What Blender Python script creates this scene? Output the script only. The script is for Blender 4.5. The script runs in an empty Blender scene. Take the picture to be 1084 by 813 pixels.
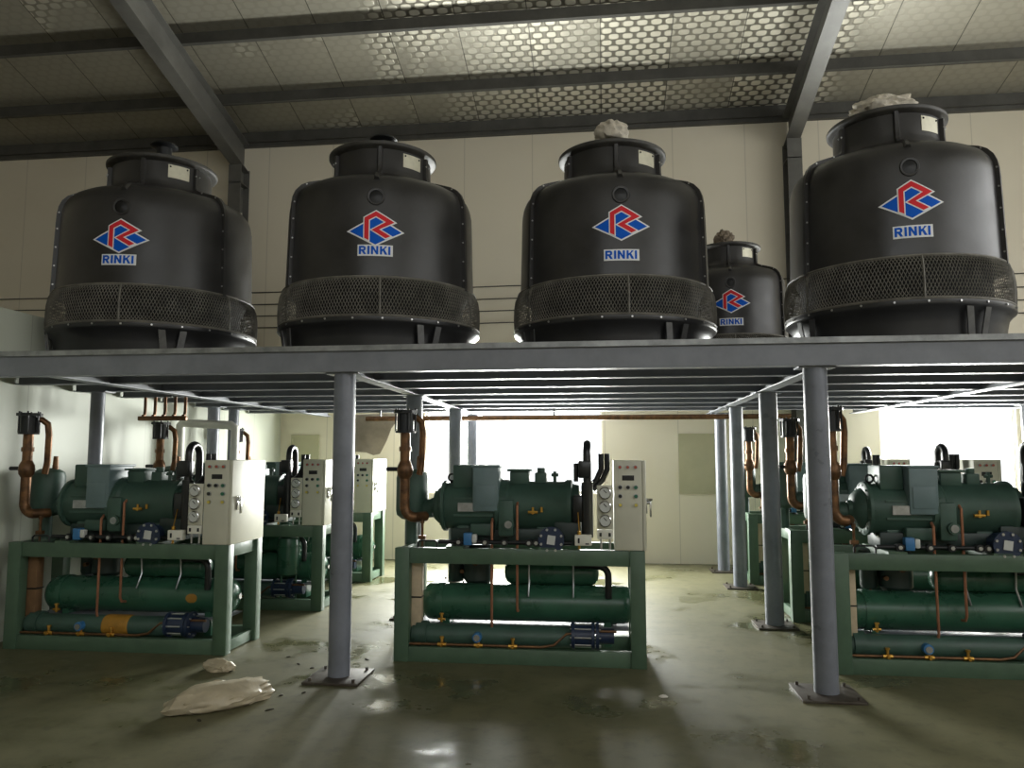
import bpy, bmesh, math, random
from mathutils import Vector, Matrix, noise

random.seed(7)
S = bpy.context.scene
COL = S.collection
PI = math.pi


def lin(c):
    return tuple(((v / 255) / 12.92 if v / 255 <= .04045 else ((v / 255 + .055) / 1.055) ** 2.4) for v in c) + (1,)


# ------------------------------------------------------------------ materials
def mat(name, rgb, rough=.5, metal=0.0, var=.0, vscale=6.0, bump=0.0, bscale=40.0, rvar=0.0, spec=.5, rgb2=None, dirt=0.45):
    m = bpy.data.materials.new(name)
    m.use_nodes = True
    nt = m.node_tree
    b = nt.nodes['Principled BSDF']
    b.inputs['Base Color'].default_value = lin(rgb)
    b.inputs['Roughness'].default_value = rough
    b.inputs['Metallic'].default_value = metal
    b.inputs['Specular IOR Level'].default_value = spec
    if var or rgb2:
        tc = nt.nodes.new('ShaderNodeTexCoord')
        n = nt.nodes.new('ShaderNodeTexNoise')
        n.inputs['Scale'].default_value = vscale
        n.inputs['Detail'].default_value = 6
        n.inputs['Roughness'].default_value = .62
        nt.links.new(tc.outputs['Object'], n.inputs['Vector'])
        r = nt.nodes.new('ShaderNodeMapRange')
        r.inputs[1].default_value = .35
        r.inputs[2].default_value = .65 if not rgb2 else .35 + dirt
        nt.links.new(n.outputs['Fac'], r.inputs[0])
        mx = nt.nodes.new('ShaderNodeMix')
        mx.data_type = 'RGBA'
        a = lin(rgb)
        mx.inputs[6].default_value = a if rgb2 else tuple(v * (1 - var) for v in a[:3]) + (1,)
        mx.inputs[7].default_value = lin(rgb2) if rgb2 else tuple(min(1, v * (1 + var)) for v in a[:3]) + (1,)
        nt.links.new(r.outputs[0], mx.inputs[0])
        nt.links.new(mx.outputs[2], b.inputs['Base Color'])
        if rvar:
            r2 = nt.nodes.new('ShaderNodeMapRange')
            r2.inputs[1].default_value = .3
            r2.inputs[2].default_value = .7
            r2.inputs[3].default_value = max(.02, rough - rvar)
            r2.inputs[4].default_value = min(1, rough + rvar)
            nt.links.new(n.outputs['Fac'], r2.inputs[0])
            nt.links.new(r2.outputs[0], b.inputs['Roughness'])
    if bump:
        tc2 = nt.nodes.new('ShaderNodeTexCoord')
        n2 = nt.nodes.new('ShaderNodeTexNoise')
        n2.inputs['Scale'].default_value = bscale
        n2.inputs['Detail'].default_value = 4
        nt.links.new(tc2.outputs['Object'], n2.inputs['Vector'])
        bp = nt.nodes.new('ShaderNodeBump')
        bp.inputs['Strength'].default_value = bump
        bp.inputs['Distance'].default_value = .01
        nt.links.new(n2.outputs['Fac'], bp.inputs['Height'])
        nt.links.new(bp.outputs['Normal'], b.inputs['Normal'])
    return m


M = {}
M['tower'] = mat('tower_fibreglass', (54, 53, 52), .37, var=.22, vscale=3.0, rgb2=None, rvar=.08, bump=.04, bscale=18)
M['tower_dusty'] = mat('tower_dusty_rim', (66, 64, 60), .55, var=.3, vscale=9)
M['basin'] = mat('basin_black', (40, 40, 41), .35, var=.2, vscale=4)
M['mesh'] = mat('black_mesh', (108, 105, 97), .55, var=.35, vscale=7)
M['fill'] = mat('tower_fill', (22, 22, 22), .8)
M['galv'] = mat('galvanised_steel', (176, 178, 180), .32, .85, var=.2, vscale=14)
M['plate'] = mat('aluminium_plate', (214, 210, 188), .4, .25, var=.08, vscale=12)
M['white'] = mat('sticker_white', (240, 240, 240), .6, spec=.3)
M['blue'] = mat('sticker_blue', (0, 92, 205), .6, spec=.2)
M['red'] = mat('sticker_red', (226, 50, 58), .6, spec=.2)
M['strut'] = mat('strut_grey', (92, 92, 92), .3, .6, var=.2, vscale=9)
M['dark'] = mat('dark_iron', (30, 32, 34), .45, .2, var=.2, vscale=9)
M['bolt'] = mat('zinc_bolt', (190, 190, 188), .35, .8)
M['wrap'] = mat('wrapping_cloth', (196, 188, 172), .8, var=.2, vscale=16, bump=.4, bscale=30)
M['wrapbrown'] = mat('brown_rag', (120, 108, 92), .9, var=.3, vscale=16, bump=.4, bscale=30)
M['grey'] = mat('grey_steel_paint', (120, 124, 134), .34, var=.12, vscale=5, rvar=.08)
M['deckgrey'] = mat('platform_grey_paint', (126, 129, 136), .5, var=.12, vscale=4, rvar=.08)
M['baseplate'] = mat('rusty_base_plate', (84, 78, 70), .5, .3, rgb2=(60, 50, 42), vscale=10, dirt=.35)
M['deckplate'] = mat('chequer_plate', (122, 124, 124), .4, .3, rgb2=(172, 174, 174), vscale=7, dirt=.42)
M['frame'] = mat('frame_green_paint', (78, 102, 82), .42, var=.12, vscale=5, rvar=.08)
M['green'] = mat('machine_green_paint', (58, 84, 73), .5, var=.15, vscale=6, rvar=.08)
M['sump'] = mat('dark_green_iron', (36, 52, 48), .45, var=.15, vscale=6)
M['tank'] = mat('tank_green_paint', (50, 92, 72), .3, var=.15, vscale=5, rvar=.06)
M['greyblue'] = mat('grey_blue_box', (104, 124, 126), .45, var=.08)
M['copper'] = mat('aged_copper', (128, 92, 60), .42, .6, rgb2=(62, 46, 34), vscale=14, dirt=.4)
M['coppertube'] = mat('bright_copper_tube', (178, 122, 94), .42, .5, var=.15, vscale=14)
M['brass'] = mat('brass', (206, 158, 74), .3, .85, var=.15, vscale=20)
M['beige'] = mat('panel_beige_paint', (206, 204, 186), .45, var=.04, vscale=4)
M['offwhite'] = mat('switch_white', (224, 222, 210), .5)
M['gaugeface'] = mat('gauge_face', (202, 204, 200), .3)
M['chrome'] = mat('chrome', (205, 205, 205), .18, .95)
M['black'] = mat('black_rubber', (20, 21, 22), .42)
M['blackpipe'] = mat('black_pipe_lagging', (26, 28, 30), .3)
M['bluepaint'] = mat('dark_blue_iron', (34, 48, 74), .38, var=.15, vscale=9)
M['bluecap'] = mat('blue_cap', (60, 118, 170), .4)
M['redlamp'] = mat('red_lamp_lens', (176, 84, 64), .3)
M['yellow'] = mat('yellow_button', (214, 196, 92), .4)
M['greenbtn'] = mat('green_button', (40, 110, 84), .4)
M['lag'] = mat('foam_lagging', (196, 178, 150), .8, var=.12, vscale=8)
M['lagbrown'] = mat('foam_lagging_brown', (122, 92, 62), .85, var=.15, vscale=8)
M['whitepipe'] = mat('white_lagging', (236, 234, 226), .55, var=.05)
M['sleeve'] = mat('yellow_tape', (170, 124, 44), .6, var=.2, vscale=12)
M['torn'] = mat('torn_sheet', (134, 124, 108), .75, var=.15, vscale=5, bump=.2, bscale=8)
M['hatch'] = mat('olive_hatch', (176, 172, 142), .6, var=.05, vscale=3)
M['trimgrey'] = mat('dark_trim', (62, 60, 54), .55, var=.2, vscale=5)
M['rafter'] = mat('rafter_paint', (94, 93, 88), .42, var=.15, vscale=3)
M['purlin'] = mat('purlin_paint', (76, 75, 70), .5, var=.2, vscale=3)
M['cable'] = mat('cable_grey', (70, 66, 60), .6)
M['upvc'] = mat('window_frame_white', (225, 225, 222), .4)
M['paper'] = mat('paper_scrap', (225, 222, 214), .7)
M['debris'] = mat('dark_debris', (58, 54, 42), .8)


def m_wall(name, rgb, rgb2, seam, axis):
    m = bpy.data.materials.new(name)
    m.use_nodes = True
    nt = m.node_tree
    L = nt.links.new
    b = nt.nodes['Principled BSDF']
    b.inputs['Roughness'].default_value = .5
    tc = nt.nodes.new('ShaderNodeTexCoord')
    n = nt.nodes.new('ShaderNodeTexNoise')
    n.inputs['Scale'].default_value = .55
    n.inputs['Detail'].default_value = 5
    L(tc.outputs['Object'], n.inputs['Vector'])
    mx = nt.nodes.new('ShaderNodeMix')
    mx.data_type = 'RGBA'
    mx.inputs[6].default_value = lin(rgb)
    mx.inputs[7].default_value = lin(rgb2)
    r = nt.nodes.new('ShaderNodeMapRange')
    r.inputs[1].default_value = .4
    r.inputs[2].default_value = .75
    L(n.outputs['Fac'], r.inputs[0])
    L(r.outputs[0], mx.inputs[0])
    sep = nt.nodes.new('ShaderNodeSeparateXYZ')
    L(tc.outputs['Object'], sep.inputs[0])
    d = nt.nodes.new('ShaderNodeMath')
    d.operation = 'DIVIDE'
    d.inputs[1].default_value = seam
    L(sep.outputs[axis], d.inputs[0])
    f = nt.nodes.new('ShaderNodeMath')
    f.operation = 'FRACT'
    L(d.outputs[0], f.inputs[0])
    lt = nt.nodes.new('ShaderNodeMath')
    lt.operation = 'LESS_THAN'
    lt.inputs[1].default_value = .014
    L(f.outputs[0], lt.inputs[0])
    sc = nt.nodes.new('ShaderNodeMath')
    sc.operation = 'MULTIPLY'
    sc.inputs[1].default_value = .22
    L(lt.outputs[0], sc.inputs[0])
    mx2 = nt.nodes.new('ShaderNodeMix')
    mx2.data_type = 'RGBA'
    mx2.inputs[7].default_value = lin((90, 84, 70))
    L(sc.outputs[0], mx2.inputs[0])
    L(mx.outputs[2], mx2.inputs[6])
    L(mx2.outputs[2], b.inputs['Base Color'])
    return m


M['backwall'] = m_wall('back_wall_panels', (222, 214, 193), (213, 204, 182), 1.15, 0)
M['partition'] = m_wall('white_panel_partition', (200, 204, 189), (188, 192, 176), .95, 1)


def m_floor():
    m = bpy.data.materials.new('wet_concrete')
    m.use_nodes = True
    nt = m.node_tree
    L = nt.links.new
    b = nt.nodes['Principled BSDF']
    tc = nt.nodes.new('ShaderNodeTexCoord')
    n = nt.nodes.new('ShaderNodeTexNoise')
    n.inputs['Scale'].default_value = .8
    n.inputs['Detail'].default_value = 8
    n.inputs['Roughness'].default_value = .6
    L(tc.outputs['Object'], n.inputs['Vector'])
    n2 = nt.nodes.new('ShaderNodeTexNoise')
    n2.inputs['Scale'].default_value = 7
    n2.inputs['Detail'].default_value = 6
    n2.inputs['Roughness'].default_value = .7
    L(tc.outputs['Object'], n2.inputs['Vector'])
    mx = nt.nodes.new('ShaderNodeMix')
    mx.data_type = 'RGBA'
    mx.inputs[6].default_value = lin((84, 84, 58))
    mx.inputs[7].default_value = lin((116, 112, 84))
    r = nt.nodes.new('ShaderNodeMapRange')
    r.inputs[1].default_value = .35
    r.inputs[2].default_value = .68
    L(n.outputs['Fac'], r.inputs[0])
    L(r.outputs[0], mx.inputs[0])
    mx2 = nt.nodes.new('ShaderNodeMix')
    mx2.data_type = 'RGBA'
    mx2.inputs[7].default_value = lin((62, 58, 38))
    r2 = nt.nodes.new('ShaderNodeMapRange')
    r2.inputs[1].default_value = .5
    r2.inputs[2].default_value = .78
    r2.inputs[4].default_value = .7
    L(n2.outputs['Fac'], r2.inputs[0])
    L(r2.outputs[0], mx2.inputs[0])
    L(mx.outputs[2], mx2.inputs[6])
    L(mx2.outputs[2], b.inputs['Base Color'])
    r3 = nt.nodes.new('ShaderNodeMapRange')
    r3.inputs[1].default_value = .36
    r3.inputs[2].default_value = .47
    r3.inputs[3].default_value = .06
    r3.inputs[4].default_value = .5
    L(n.outputs['Fac'], r3.inputs[0])
    L(r3.outputs[0], b.inputs['Roughness'])
    bp = nt.nodes.new('ShaderNodeBump')
    bp.inputs['Strength'].default_value = .12
    bp.inputs['Distance'].default_value = .01
    L(n2.outputs['Fac'], bp.inputs['Height'])
    L(bp.outputs['Normal'], b.inputs['Normal'])
    return m


def m_foil():
    """aluminium bubble-foil insulation: staggered oval bubbles, seams between the rolls, plain areas"""
    m = bpy.data.materials.new('bubble_foil')
    m.use_nodes = True
    nt = m.node_tree
    L = nt.links.new
    b = nt.nodes['Principled BSDF']

    def math_(op, a, c=None, clamp=False):
        n = nt.nodes.new('ShaderNodeMath')
        n.operation = op
        n.use_clamp = clamp
        for i, v in enumerate((a, c)):
            if v is None:
                continue
            if isinstance(v, (int, float)):
                n.inputs[i].default_value = v
            else:
                L(v, n.inputs[i])
        return n.outputs[0]
    tc = nt.nodes.new('ShaderNodeTexCoord')
    sp = nt.nodes.new('ShaderNodeSeparateXYZ')
    L(tc.outputs['Object'], sp.inputs[0])
    x, y = sp.outputs[0], sp.outputs[1]
    v = math_('DIVIDE', y, .108)
    row = math_('FLOOR', v)
    odd = math_('MULTIPLY', math_('FLOORED_MODULO', row, 2.0), .5)
    u = math_('ADD', math_('DIVIDE', x, .2), odd)
    fu = math_('DIVIDE', math_('SUBTRACT', math_('FRACT', u), .5), .36)
    fv = math_('DIVIDE', math_('SUBTRACT', math_('FRACT', v), .5), .44)
    d = math_('POWER', math_('ADD', math_('POWER', math_('ABSOLUTE', fu), 3.0), math_('POWER', math_('ABSOLUTE', fv), 3.0)), .333)
    dot = math_('SUBTRACT', 1.15, d, True)
    dot = math_('MULTIPLY', dot, 4.0, True)
    # how strongly the bubbles stand out: large soft patches and a value per roll of foil
    n = nt.nodes.new('ShaderNodeTexNoise')
    n.inputs['Scale'].default_value = .5
    n.inputs['Detail'].default_value = 3
    L(tc.outputs['Object'], n.inputs['Vector'])
    roll = nt.nodes.new('ShaderNodeTexWhiteNoise')
    roll.noise_dimensions = '1D'
    L(math_('FLOOR', math_('DIVIDE', x, 1.02)), roll.inputs['W'])
    k = math_('ADD', n.outputs['Fac'], math_('MULTIPLY', math_('SUBTRACT', roll.outputs['Value'], .2), .5))
    # uneven light painted in: bubbles bright mid-hall, faint to the left and right
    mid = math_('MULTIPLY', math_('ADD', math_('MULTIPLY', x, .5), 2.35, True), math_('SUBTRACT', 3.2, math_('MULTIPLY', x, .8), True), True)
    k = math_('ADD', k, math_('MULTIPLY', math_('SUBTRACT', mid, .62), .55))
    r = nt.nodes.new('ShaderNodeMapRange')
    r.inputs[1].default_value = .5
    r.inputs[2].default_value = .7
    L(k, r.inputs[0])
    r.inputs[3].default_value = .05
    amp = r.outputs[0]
    seam = math_('LESS_THAN', math_('FRACT', math_('DIVIDE', x, 1.02)), .015)
    mx = nt.nodes.new('ShaderNodeMix')
    mx.data_type = 'RGBA'
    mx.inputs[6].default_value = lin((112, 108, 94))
    mx.inputs[7].default_value = lin((226, 221, 203))  # pale bubbles: light caught by the foil, painted as colour
    mx0 = nt.nodes.new('ShaderNodeMix')
    mx0.data_type = 'FLOAT'
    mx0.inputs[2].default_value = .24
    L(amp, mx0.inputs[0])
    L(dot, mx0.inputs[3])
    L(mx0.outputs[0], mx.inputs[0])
    mx2 = nt.nodes.new('ShaderNodeMix')
    mx2.data_type = 'RGBA'
    mx2.inputs[7].default_value = lin((60, 57, 48))
    L(math_('MULTIPLY', seam, .8), mx2.inputs[0])
    L(mx.outputs[2], mx2.inputs[6])
    L(mx2.outputs[2], b.inputs['Base Color'])
    b.inputs['Metallic'].default_value = .25
    b.inputs['Roughness'].default_value = .42
    bp = nt.nodes.new('ShaderNodeBump')
    bp.inputs['Strength'].default_value = .5
    bp.inputs['Distance'].default_value = .02
    L(math_('MULTIPLY', dot, amp), bp.inputs['Height'])
    L(bp.outputs['Normal'], b.inputs['Normal'])
    return m


M['floor'] = m_floor()
M['foil'] = m_foil()


def m_glass():
    m = bpy.data.materials.new('window_glass')
    m.use_nodes = True
    nt = m.node_tree
    nt.nodes.remove(nt.nodes['Principled BSDF'])
    t = nt.nodes.new('ShaderNodeBsdfTransparent')
    g = nt.nodes.new('ShaderNodeBsdfGlossy')
    g.inputs['Roughness'].default_value = .05
    mx = nt.nodes.new('ShaderNodeMixShader')
    mx.inputs[0].default_value = .05
    nt.links.new(t.outputs[0], mx.inputs[1])
    nt.links.new(g.outputs[0], mx.inputs[2])
    nt.links.new(mx.outputs[0], nt.nodes['Material Output'].inputs['Surface'])
    return m


def m_plastic():
    m = mat('plastic_film', (190, 178, 152), .35, var=.12, vscale=10, bump=.3, bscale=24)
    m.node_tree.nodes['Principled BSDF'].inputs['Transmission Weight'].default_value = .12
    return m


M['glass'] = m_glass()
M['plastic'] = m_plastic()


# ------------------------------------------------------------------ mesh collecting
class MB:
    def __init__(self):
        self.bm = bmesh.new()

    def _tag(self, n0, mi, smooth):
        self.bm.faces.ensure_lookup_table()
        for f in self.bm.faces[n0:]:
            f.material_index = mi
            f.smooth = smooth
        return self

    def box(self, a, b, bevel=0.0, mi=0, rot=None):
        bm = bmesh.new()
        bmesh.ops.create_cube(bm, size=1)
        c = [(a[i] + b[i]) / 2 for i in range(3)]
        s = [abs(b[i] - a[i]) for i in range(3)]
        bmesh.ops.scale(bm, vec=s, verts=bm.verts)
        if bevel:
            bmesh.ops.bevel(bm, geom=list(bm.edges), offset=bevel, segments=2, profile=.5, affect='EDGES')
        if rot is not None:
            bmesh.ops.rotate(bm, cent=(0, 0, 0), matrix=rot, verts=bm.verts)
        bmesh.ops.translate(bm, vec=c, verts=bm.verts)
        return self._merge(bm, mi, False)

    def _merge(self, bm, mi, smooth):
        n0 = len(self.bm.faces)
        vm = [self.bm.verts.new(v.co) for v in bm.verts]
        bm.verts.index_update()
        for f in bm.faces:
            try:
                self.bm.faces.new([vm[v.index] for v in f.verts])
            except ValueError:
                pass
        bm.free()
        return self._tag(n0, mi, smooth)

    def ring(self, rings, close=True, mi=0, cap=True, loop=False):
        """rings: lists of points with equal counts, skinned one to the next"""
        n0 = len(self.bm.faces)
        R = [[self.bm.verts.new(p) for p in r] for r in rings]
        n = len(R[0])
        pairs = list(zip(R, R[1:])) + ([(R[-1], R[0])] if loop else [])
        for A, B in pairs:
            for i in range(n if close else n - 1):
                j = (i + 1) % n
                self.bm.faces.new((A[i], A[j], B[j], B[i]))
        if cap and close and not loop:
            self.bm.faces.new(list(reversed(R[0])))
            self.bm.faces.new(R[-1])
        return self._tag(n0, mi, True)

    def lathe(self, prof, origin=(0, 0, 0), axis='z', n=32, mi=0, cap=True):
        rings = []
        for r, h in prof:
            ring = []
            for k in range(n):
                a = 2 * PI * k / n
                c, s = r * math.cos(a), r * math.sin(a)
                p = {'z': (c, s, h), 'x': (h, c, s), 'y': (s, h, c)}[axis]
                ring.append(tuple(p[i] + origin[i] for i in range(3)))
            rings.append(ring)
        return self.ring(rings, mi=mi, cap=cap)

    def cyl(self, a, b, r, r2=None, n=16, mi=0, bevel=0):
        return self.tube([a, b], r, n=n, mi=mi, r2=r2)

    def tube(self, pts, r, n=10, mi=0, r2=None):
        P = [Vector(p) for p in pts]
        rings = []
        t0 = (P[1] - P[0]).normalized()
        ref = Vector((0, 0, 1)) if abs(t0.z) < .9 else Vector((1, 0, 0))
        u = t0.cross(ref).normalized()
        for i, p in enumerate(P):
            if i == 0:
                t = t0
            elif i == len(P) - 1:
                t = (P[-1] - P[-2]).normalized()
            else:
                t = ((P[i] - P[i - 1]).normalized() + (P[i + 1] - P[i]).normalized())
                t = t.normalized() if t.length > 1e-6 else (P[i + 1] - P[i]).normalized()
            u = (u - t * u.dot(t)).normalized()
            w = t.cross(u)
            rr = r if r2 is None else r + (r2 - r) * i / (len(P) - 1)
            rings.append([tuple(p + u * (rr * math.cos(2 * PI * k / n)) + w * (rr * math.sin(2 * PI * k / n))) for k in range(n)])
        return self.ring(rings, mi=mi)

    def torus(self, c, R, r, axis='y', n=20, m=8, mi=0):
        rings = []
        for i in range(n):
            a = 2 * PI * i / n
            ring = []
            for k in range(m):
                b = 2 * PI * k / m
                q = R + r * math.cos(b)
                h = r * math.sin(b)
                p = {'y': (q * math.cos(a), h, q * math.sin(a)), 'z': (q * math.cos(a), q * math.sin(a), h),
                     'x': (h, q * math.cos(a), q * math.sin(a))}[axis]
                ring.append(tuple(p[j] + c[j] for j in range(3)))
            rings.append(ring)
        return self.ring(rings, mi=mi, loop=True)

    def sphere(self, c, r, sc=(1, 1, 1), mi=0, n=16):
        bm = bmesh.new()
        bmesh.ops.create_uvsphere(bm, u_segments=n, v_segments=max(6, n // 2), radius=r)
        bmesh.ops.scale(bm, vec=sc, verts=bm.verts)
        bmesh.ops.translate(bm, vec=c, verts=bm.verts)
        return self._merge(bm, mi, True)

    def prism(self, poly, d0, d1, axis='y', mi=0):
        n0 = len(self.bm.faces)

        def P(p, d):
            return {'y': (p[0], d, p[1]), 'x': (d, p[0], p[1]), 'z': (p[0], p[1], d)}[axis]
        A = [self.bm.verts.new(P(p, d0)) for p in poly]
        B = [self.bm.verts.new(P(p, d1)) for p in poly]
        n = len(poly)
        for i in range(n):
            j = (i + 1) % n
            self.bm.faces.new((A[i], A[j], B[j], B[i]))
        self.bm.faces.new(list(reversed(A)))
        self.bm.faces.new(B)
        return self._tag(n0, mi, False)

    def build(self, name, mats, parent=None, label=None):
        me = bpy.data.meshes.new(name)
        bmesh.ops.recalc_face_normals(self.bm, faces=self.bm.faces)
        self.bm.to_mesh(me)
        self.bm.free()
        for m in (mats if isinstance(mats, (list, tuple)) else [mats]):
            me.materials.append(M[m])
        me.set_sharp_from_angle(angle=math.radians(38))
        o = bpy.data.objects.new(name, me)
        COL.objects.link(o)
        if parent:
            o.parent = parent
        if label:
            o['label'] = label
        return o


def tag(o, label=None, cat=None, group=None, kind=None):
    if label:
        o['label'] = label
    if cat:
        o['category'] = cat
    if group:
        o['group'] = group
    if kind:
        o['kind'] = kind
    return o


def thing(name, label, cat, loc=(0, 0, 0), rz=0, group=None):
    o = bpy.data.objects.new(name, None)
    o.empty_display_size = .2
    COL.objects.link(o)
    o.location = loc
    o.rotation_euler = (0, 0, rz)
    return tag(o, label, cat, group)


def copy_tree(o, parent=None):
    c = o.copy()
    COL.objects.link(c)
    if parent:
        c.parent = parent
    for ch in list(o.children):
        copy_tree(ch, c)
    return c


def struct(mb, name, m):
    return tag(mb.build(name, m), kind='structure')


# ------------------------------------------------------------------ the hall
YW = 12.4            # back wall face
ZE = 7.07            # eave height
SL = .27             # roof slope
XL, XR, YB = -14.0, 9.0, -6.0
XP = -5.4            # partition face


def zroof(y):
    return ZE + .21 + SL * (YW - y)


b = MB().box((XL, YB, -.15), (XR, YW + .15, 0))
struct(b, 'floor', 'floor')

WINS = [(-2.92, -.03, 1.07, 2.95), (4.19, 6.15, 1.07, 2.95)]
b = MB()
xs = XL
for (x0, x1, z0, z1) in WINS:
    b.box((xs, YW, 0), (x0, YW + .15, 8.2))
    b.box((x0, YW, 0), (x1, YW + .15, z0))
    b.box((x0, YW, z1), (x1, YW + .15, 8.2))
    xs = x1
b.box((xs, YW, 0), (XR, YW + .15, 8.2))
struct(b, 'wall_back', 'backwall')

for i, (x0, x1, z0, z1) in enumerate(WINS):
    b = MB()
    w = .045
    for (a, c) in (((x0, z0), (x1, z0 + w)), ((x0, z1 - w), (x1, z1)), ((x0, z0), (x0 + w, z1)), ((x1 - w, z0), (x1, z1)),
                   ((x0, z1 - .5), (x1, z1 - .46))):
        b.box((a[0], YW + .05, a[1]), (c[0], YW + .1, c[1]), .004)
    wn = struct(b, 'window_%d' % (i + 1), 'upvc')
    MB().box((x0 + w, YW + .072, z0 + w), (x1 - w, YW + .078, z1 - w)).build('pane', 'glass', wn)

# partition of white panels on the left, 3 m tall
struct(MB().box((XP - .1, -2, 0), (XP, YW, 3.0)), 'wall_left', 'partition')
# outer left, right and rear walls with their window openings
struct(MB().box((XL - .15, YB, 0), (XL, YW + .15, 13)), 'wall_far_left', 'backwall')
RW = (-4.0, 9.5, 3.6, 6.6)      # window band of the right wall
b = MB()
b.box((XR, YB, 0), (XR + .15, YW + .15, RW[2])).box((XR, YB, RW[3]), (XR + .15, YW + .15, 13))
b.box((XR, YB, RW[2]), (XR + .15, RW[0], RW[3])).box((XR, RW[1], RW[2]), (XR + .15, YW + .15, RW[3]))
struct(b, 'wall_right', 'backwall')
BW = (-3.0, 7.5, 4.2, 8.0)      # window band of the rear wall
b = MB()
b.box((XL, YB - .15, 0), (XR, YB, BW[2])).box((XL, YB - .15, BW[3]), (XR, YB, 13))
b.box((XL, YB - .15, BW[2]), (BW[0], YB, BW[3])).box((BW[1], YB - .15, BW[2]), (XR, YB, BW[3]))
struct(b, 'wall_rear', 'backwall')

# roof sheet with foil
b = MB()
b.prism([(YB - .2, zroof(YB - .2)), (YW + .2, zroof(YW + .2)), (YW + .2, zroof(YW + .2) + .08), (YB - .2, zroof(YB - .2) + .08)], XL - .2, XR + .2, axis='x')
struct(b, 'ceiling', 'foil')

# purlins: cold-formed sections running across
y = YW - .06
k = 0
while y > YB + .5:
    zt = zroof(y) - .006
    b = MB()
    b.box((XL, y - .012, zt - .2), (XR, y, zt))
    b.box((XL, y - .07, zt - .2), (XR, y, zt - .188))
    if k == 0:
        b.box((XL, y - .012, zt - .26), (XR, YW, zt - .2))
    struct(b, 'purlin', 'purlin')
    y -= (.93 if k == 0 else 1.24)
    k += 1

# portal frames: wall column + sloping rafter, H sections
for X in (-6.2, 3.0):
    b = MB()
    dz = -.225
    hw = .11
    y0, y1 = YB, YW - .02

    def bar(zlo, zhi, w):
        b.prism([(y0, zroof(y0) + zlo), (y1, zroof(y1) + zlo), (y1, zroof(y1) + zhi), (y0, zroof(y0) + zhi)], X - w, X + w, axis='x')
    bar(-.72, -.705, hw)
    bar(-.235, -.22, hw)
    bar(-.705, -.235, .006)
    struct(b, 'rafter', 'rafter')
    b = MB()
    b.box((X - hw, YW - .34, 0), (X + hw, YW - .325, 6.62)).box((X - hw, YW - .025, 0), (X + hw, YW - .01, 6.62)).box((X - .006, YW - .325, 0), (X + .006, YW - .025, 6.62))
    b.box((X - hw, YW - .34, 6.3), (X + hw, YW - .01, 6.315))
    struct(b, 'wall_column', 'rafter')

# four cables along the back wall
nm = ['topmost', 'second from the top', 'third from the top', 'lowest']
for i, z in enumerate((4.45, 4.24, 4.04, 3.84)):
    pts = [(XL + j * (XR - XL) / 24, YW - .02, z - .012 * math.sin(j * 1.3)) for j in range(25)]
    tag(MB().tube(pts, .009, n=6).build('wall_cable', 'cable'), 'thin dark cable along the tan back wall, %s of four' % nm[i], 'cable', group='cables along the back wall')

# ------------------------------------------------------------------ platform
ZD = 2.5
YF = 5.66
YD = YW - .37
plat = thing('steel_platform', 'long grey steel platform on round columns carrying the black cooling towers', 'platform', (0, YF, 0))


def P(mb, name, m, label=None):
    o = mb.build(name, m)
    o.parent = plat
    o.matrix_parent_inverse = Matrix.Translation((0, -YF, 0))
    if label:
        o['label'] = label
    return o


X0, X1 = XP + .02, 8.9
P(MB().box((X0, YF - .03, ZD - .025), (X1, YD, ZD)).box((X0, YF - .036, ZD - .042), (X1, YF - .03, ZD)), 'deck_plate', 'deckplate')
b = MB().box((X0, YF + .03, ZD - .2), (X1, YF + .04, ZD - .026)).box((X0, YF - .01, ZD - .2), (X1, YF + .1, ZD - .19)).box((X0, YF - .0, ZD - .036), (X1, YF + .1, ZD - .026))
b.box((X0, YF - .012, ZD - .19), (X1, YF + .03, ZD - .04))
P(b, 'front_beam', 'deckgrey')
y = YF + .85
while y < YD - .1:
    b = MB().box((X0, y - .05, ZD - .185), (X1, y + .05, ZD - .175)).box((X0, y - .004, ZD - .175), (X1, y + .004, ZD - .034)).box((X0, y - .05, ZD - .034), (X1, y + .05, ZD - .026))
    P(b, 'joist', 'deckgrey')
    y += .78
for x in (-4.45, -2.0, 1.6, 3.7):
    b = MB().box((x - .06, YF + .1, ZD - .2), (x + .06, YD, ZD - .19)).box((x - .005, YF + .1, ZD - .19), (x + .005, YD, ZD - .026))
    P(b, 'girder', 'deckgrey')
COLS = [(-2.0, 5.77, .083), (-2.0, 7.99, .085), (-2.0, 10.27, .085), (-2.0, 11.65, .085),
        (1.52, 5.77, .083), (1.64, 7.99, .088), (1.7, 10.27, .085), (1.7, 11.65, .085),
        (-5.0, 7.1, .066), (-5.0, 9.4, .075), (-4.98, 9.9, .07), (5.25, 5.77, .09), (5.25, 10.27, .085)]
for (x, y, r) in COLS:
    b = MB().cyl((x, y, .02), (x, y, ZD - .2), r, n=28)
    b.box((x - .13, y - .08, ZD - .212), (x + .13, y + .08, ZD - .2))
    c = P(b, 'column', 'grey')
    w = .21 if y < 6 else .19
    if x < -4.5:
        w = .12
    bb = MB().box((x - w, y - w, 0), (x + w, y + w, .018), .003)
    for sx in (-1, 1):
        for sy in (-1, 1):
            bb.cyl((x + sx * w * .78, y + sy * w * .78, .018), (x + sx * w * .78, y + sy * w * .78, .04), .012, n=6)
    o = bb.build('base_plate', 'baseplate')
    o.parent = c
    o.matrix_parent_inverse = Matrix.Translation((0, 0, 0))


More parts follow.
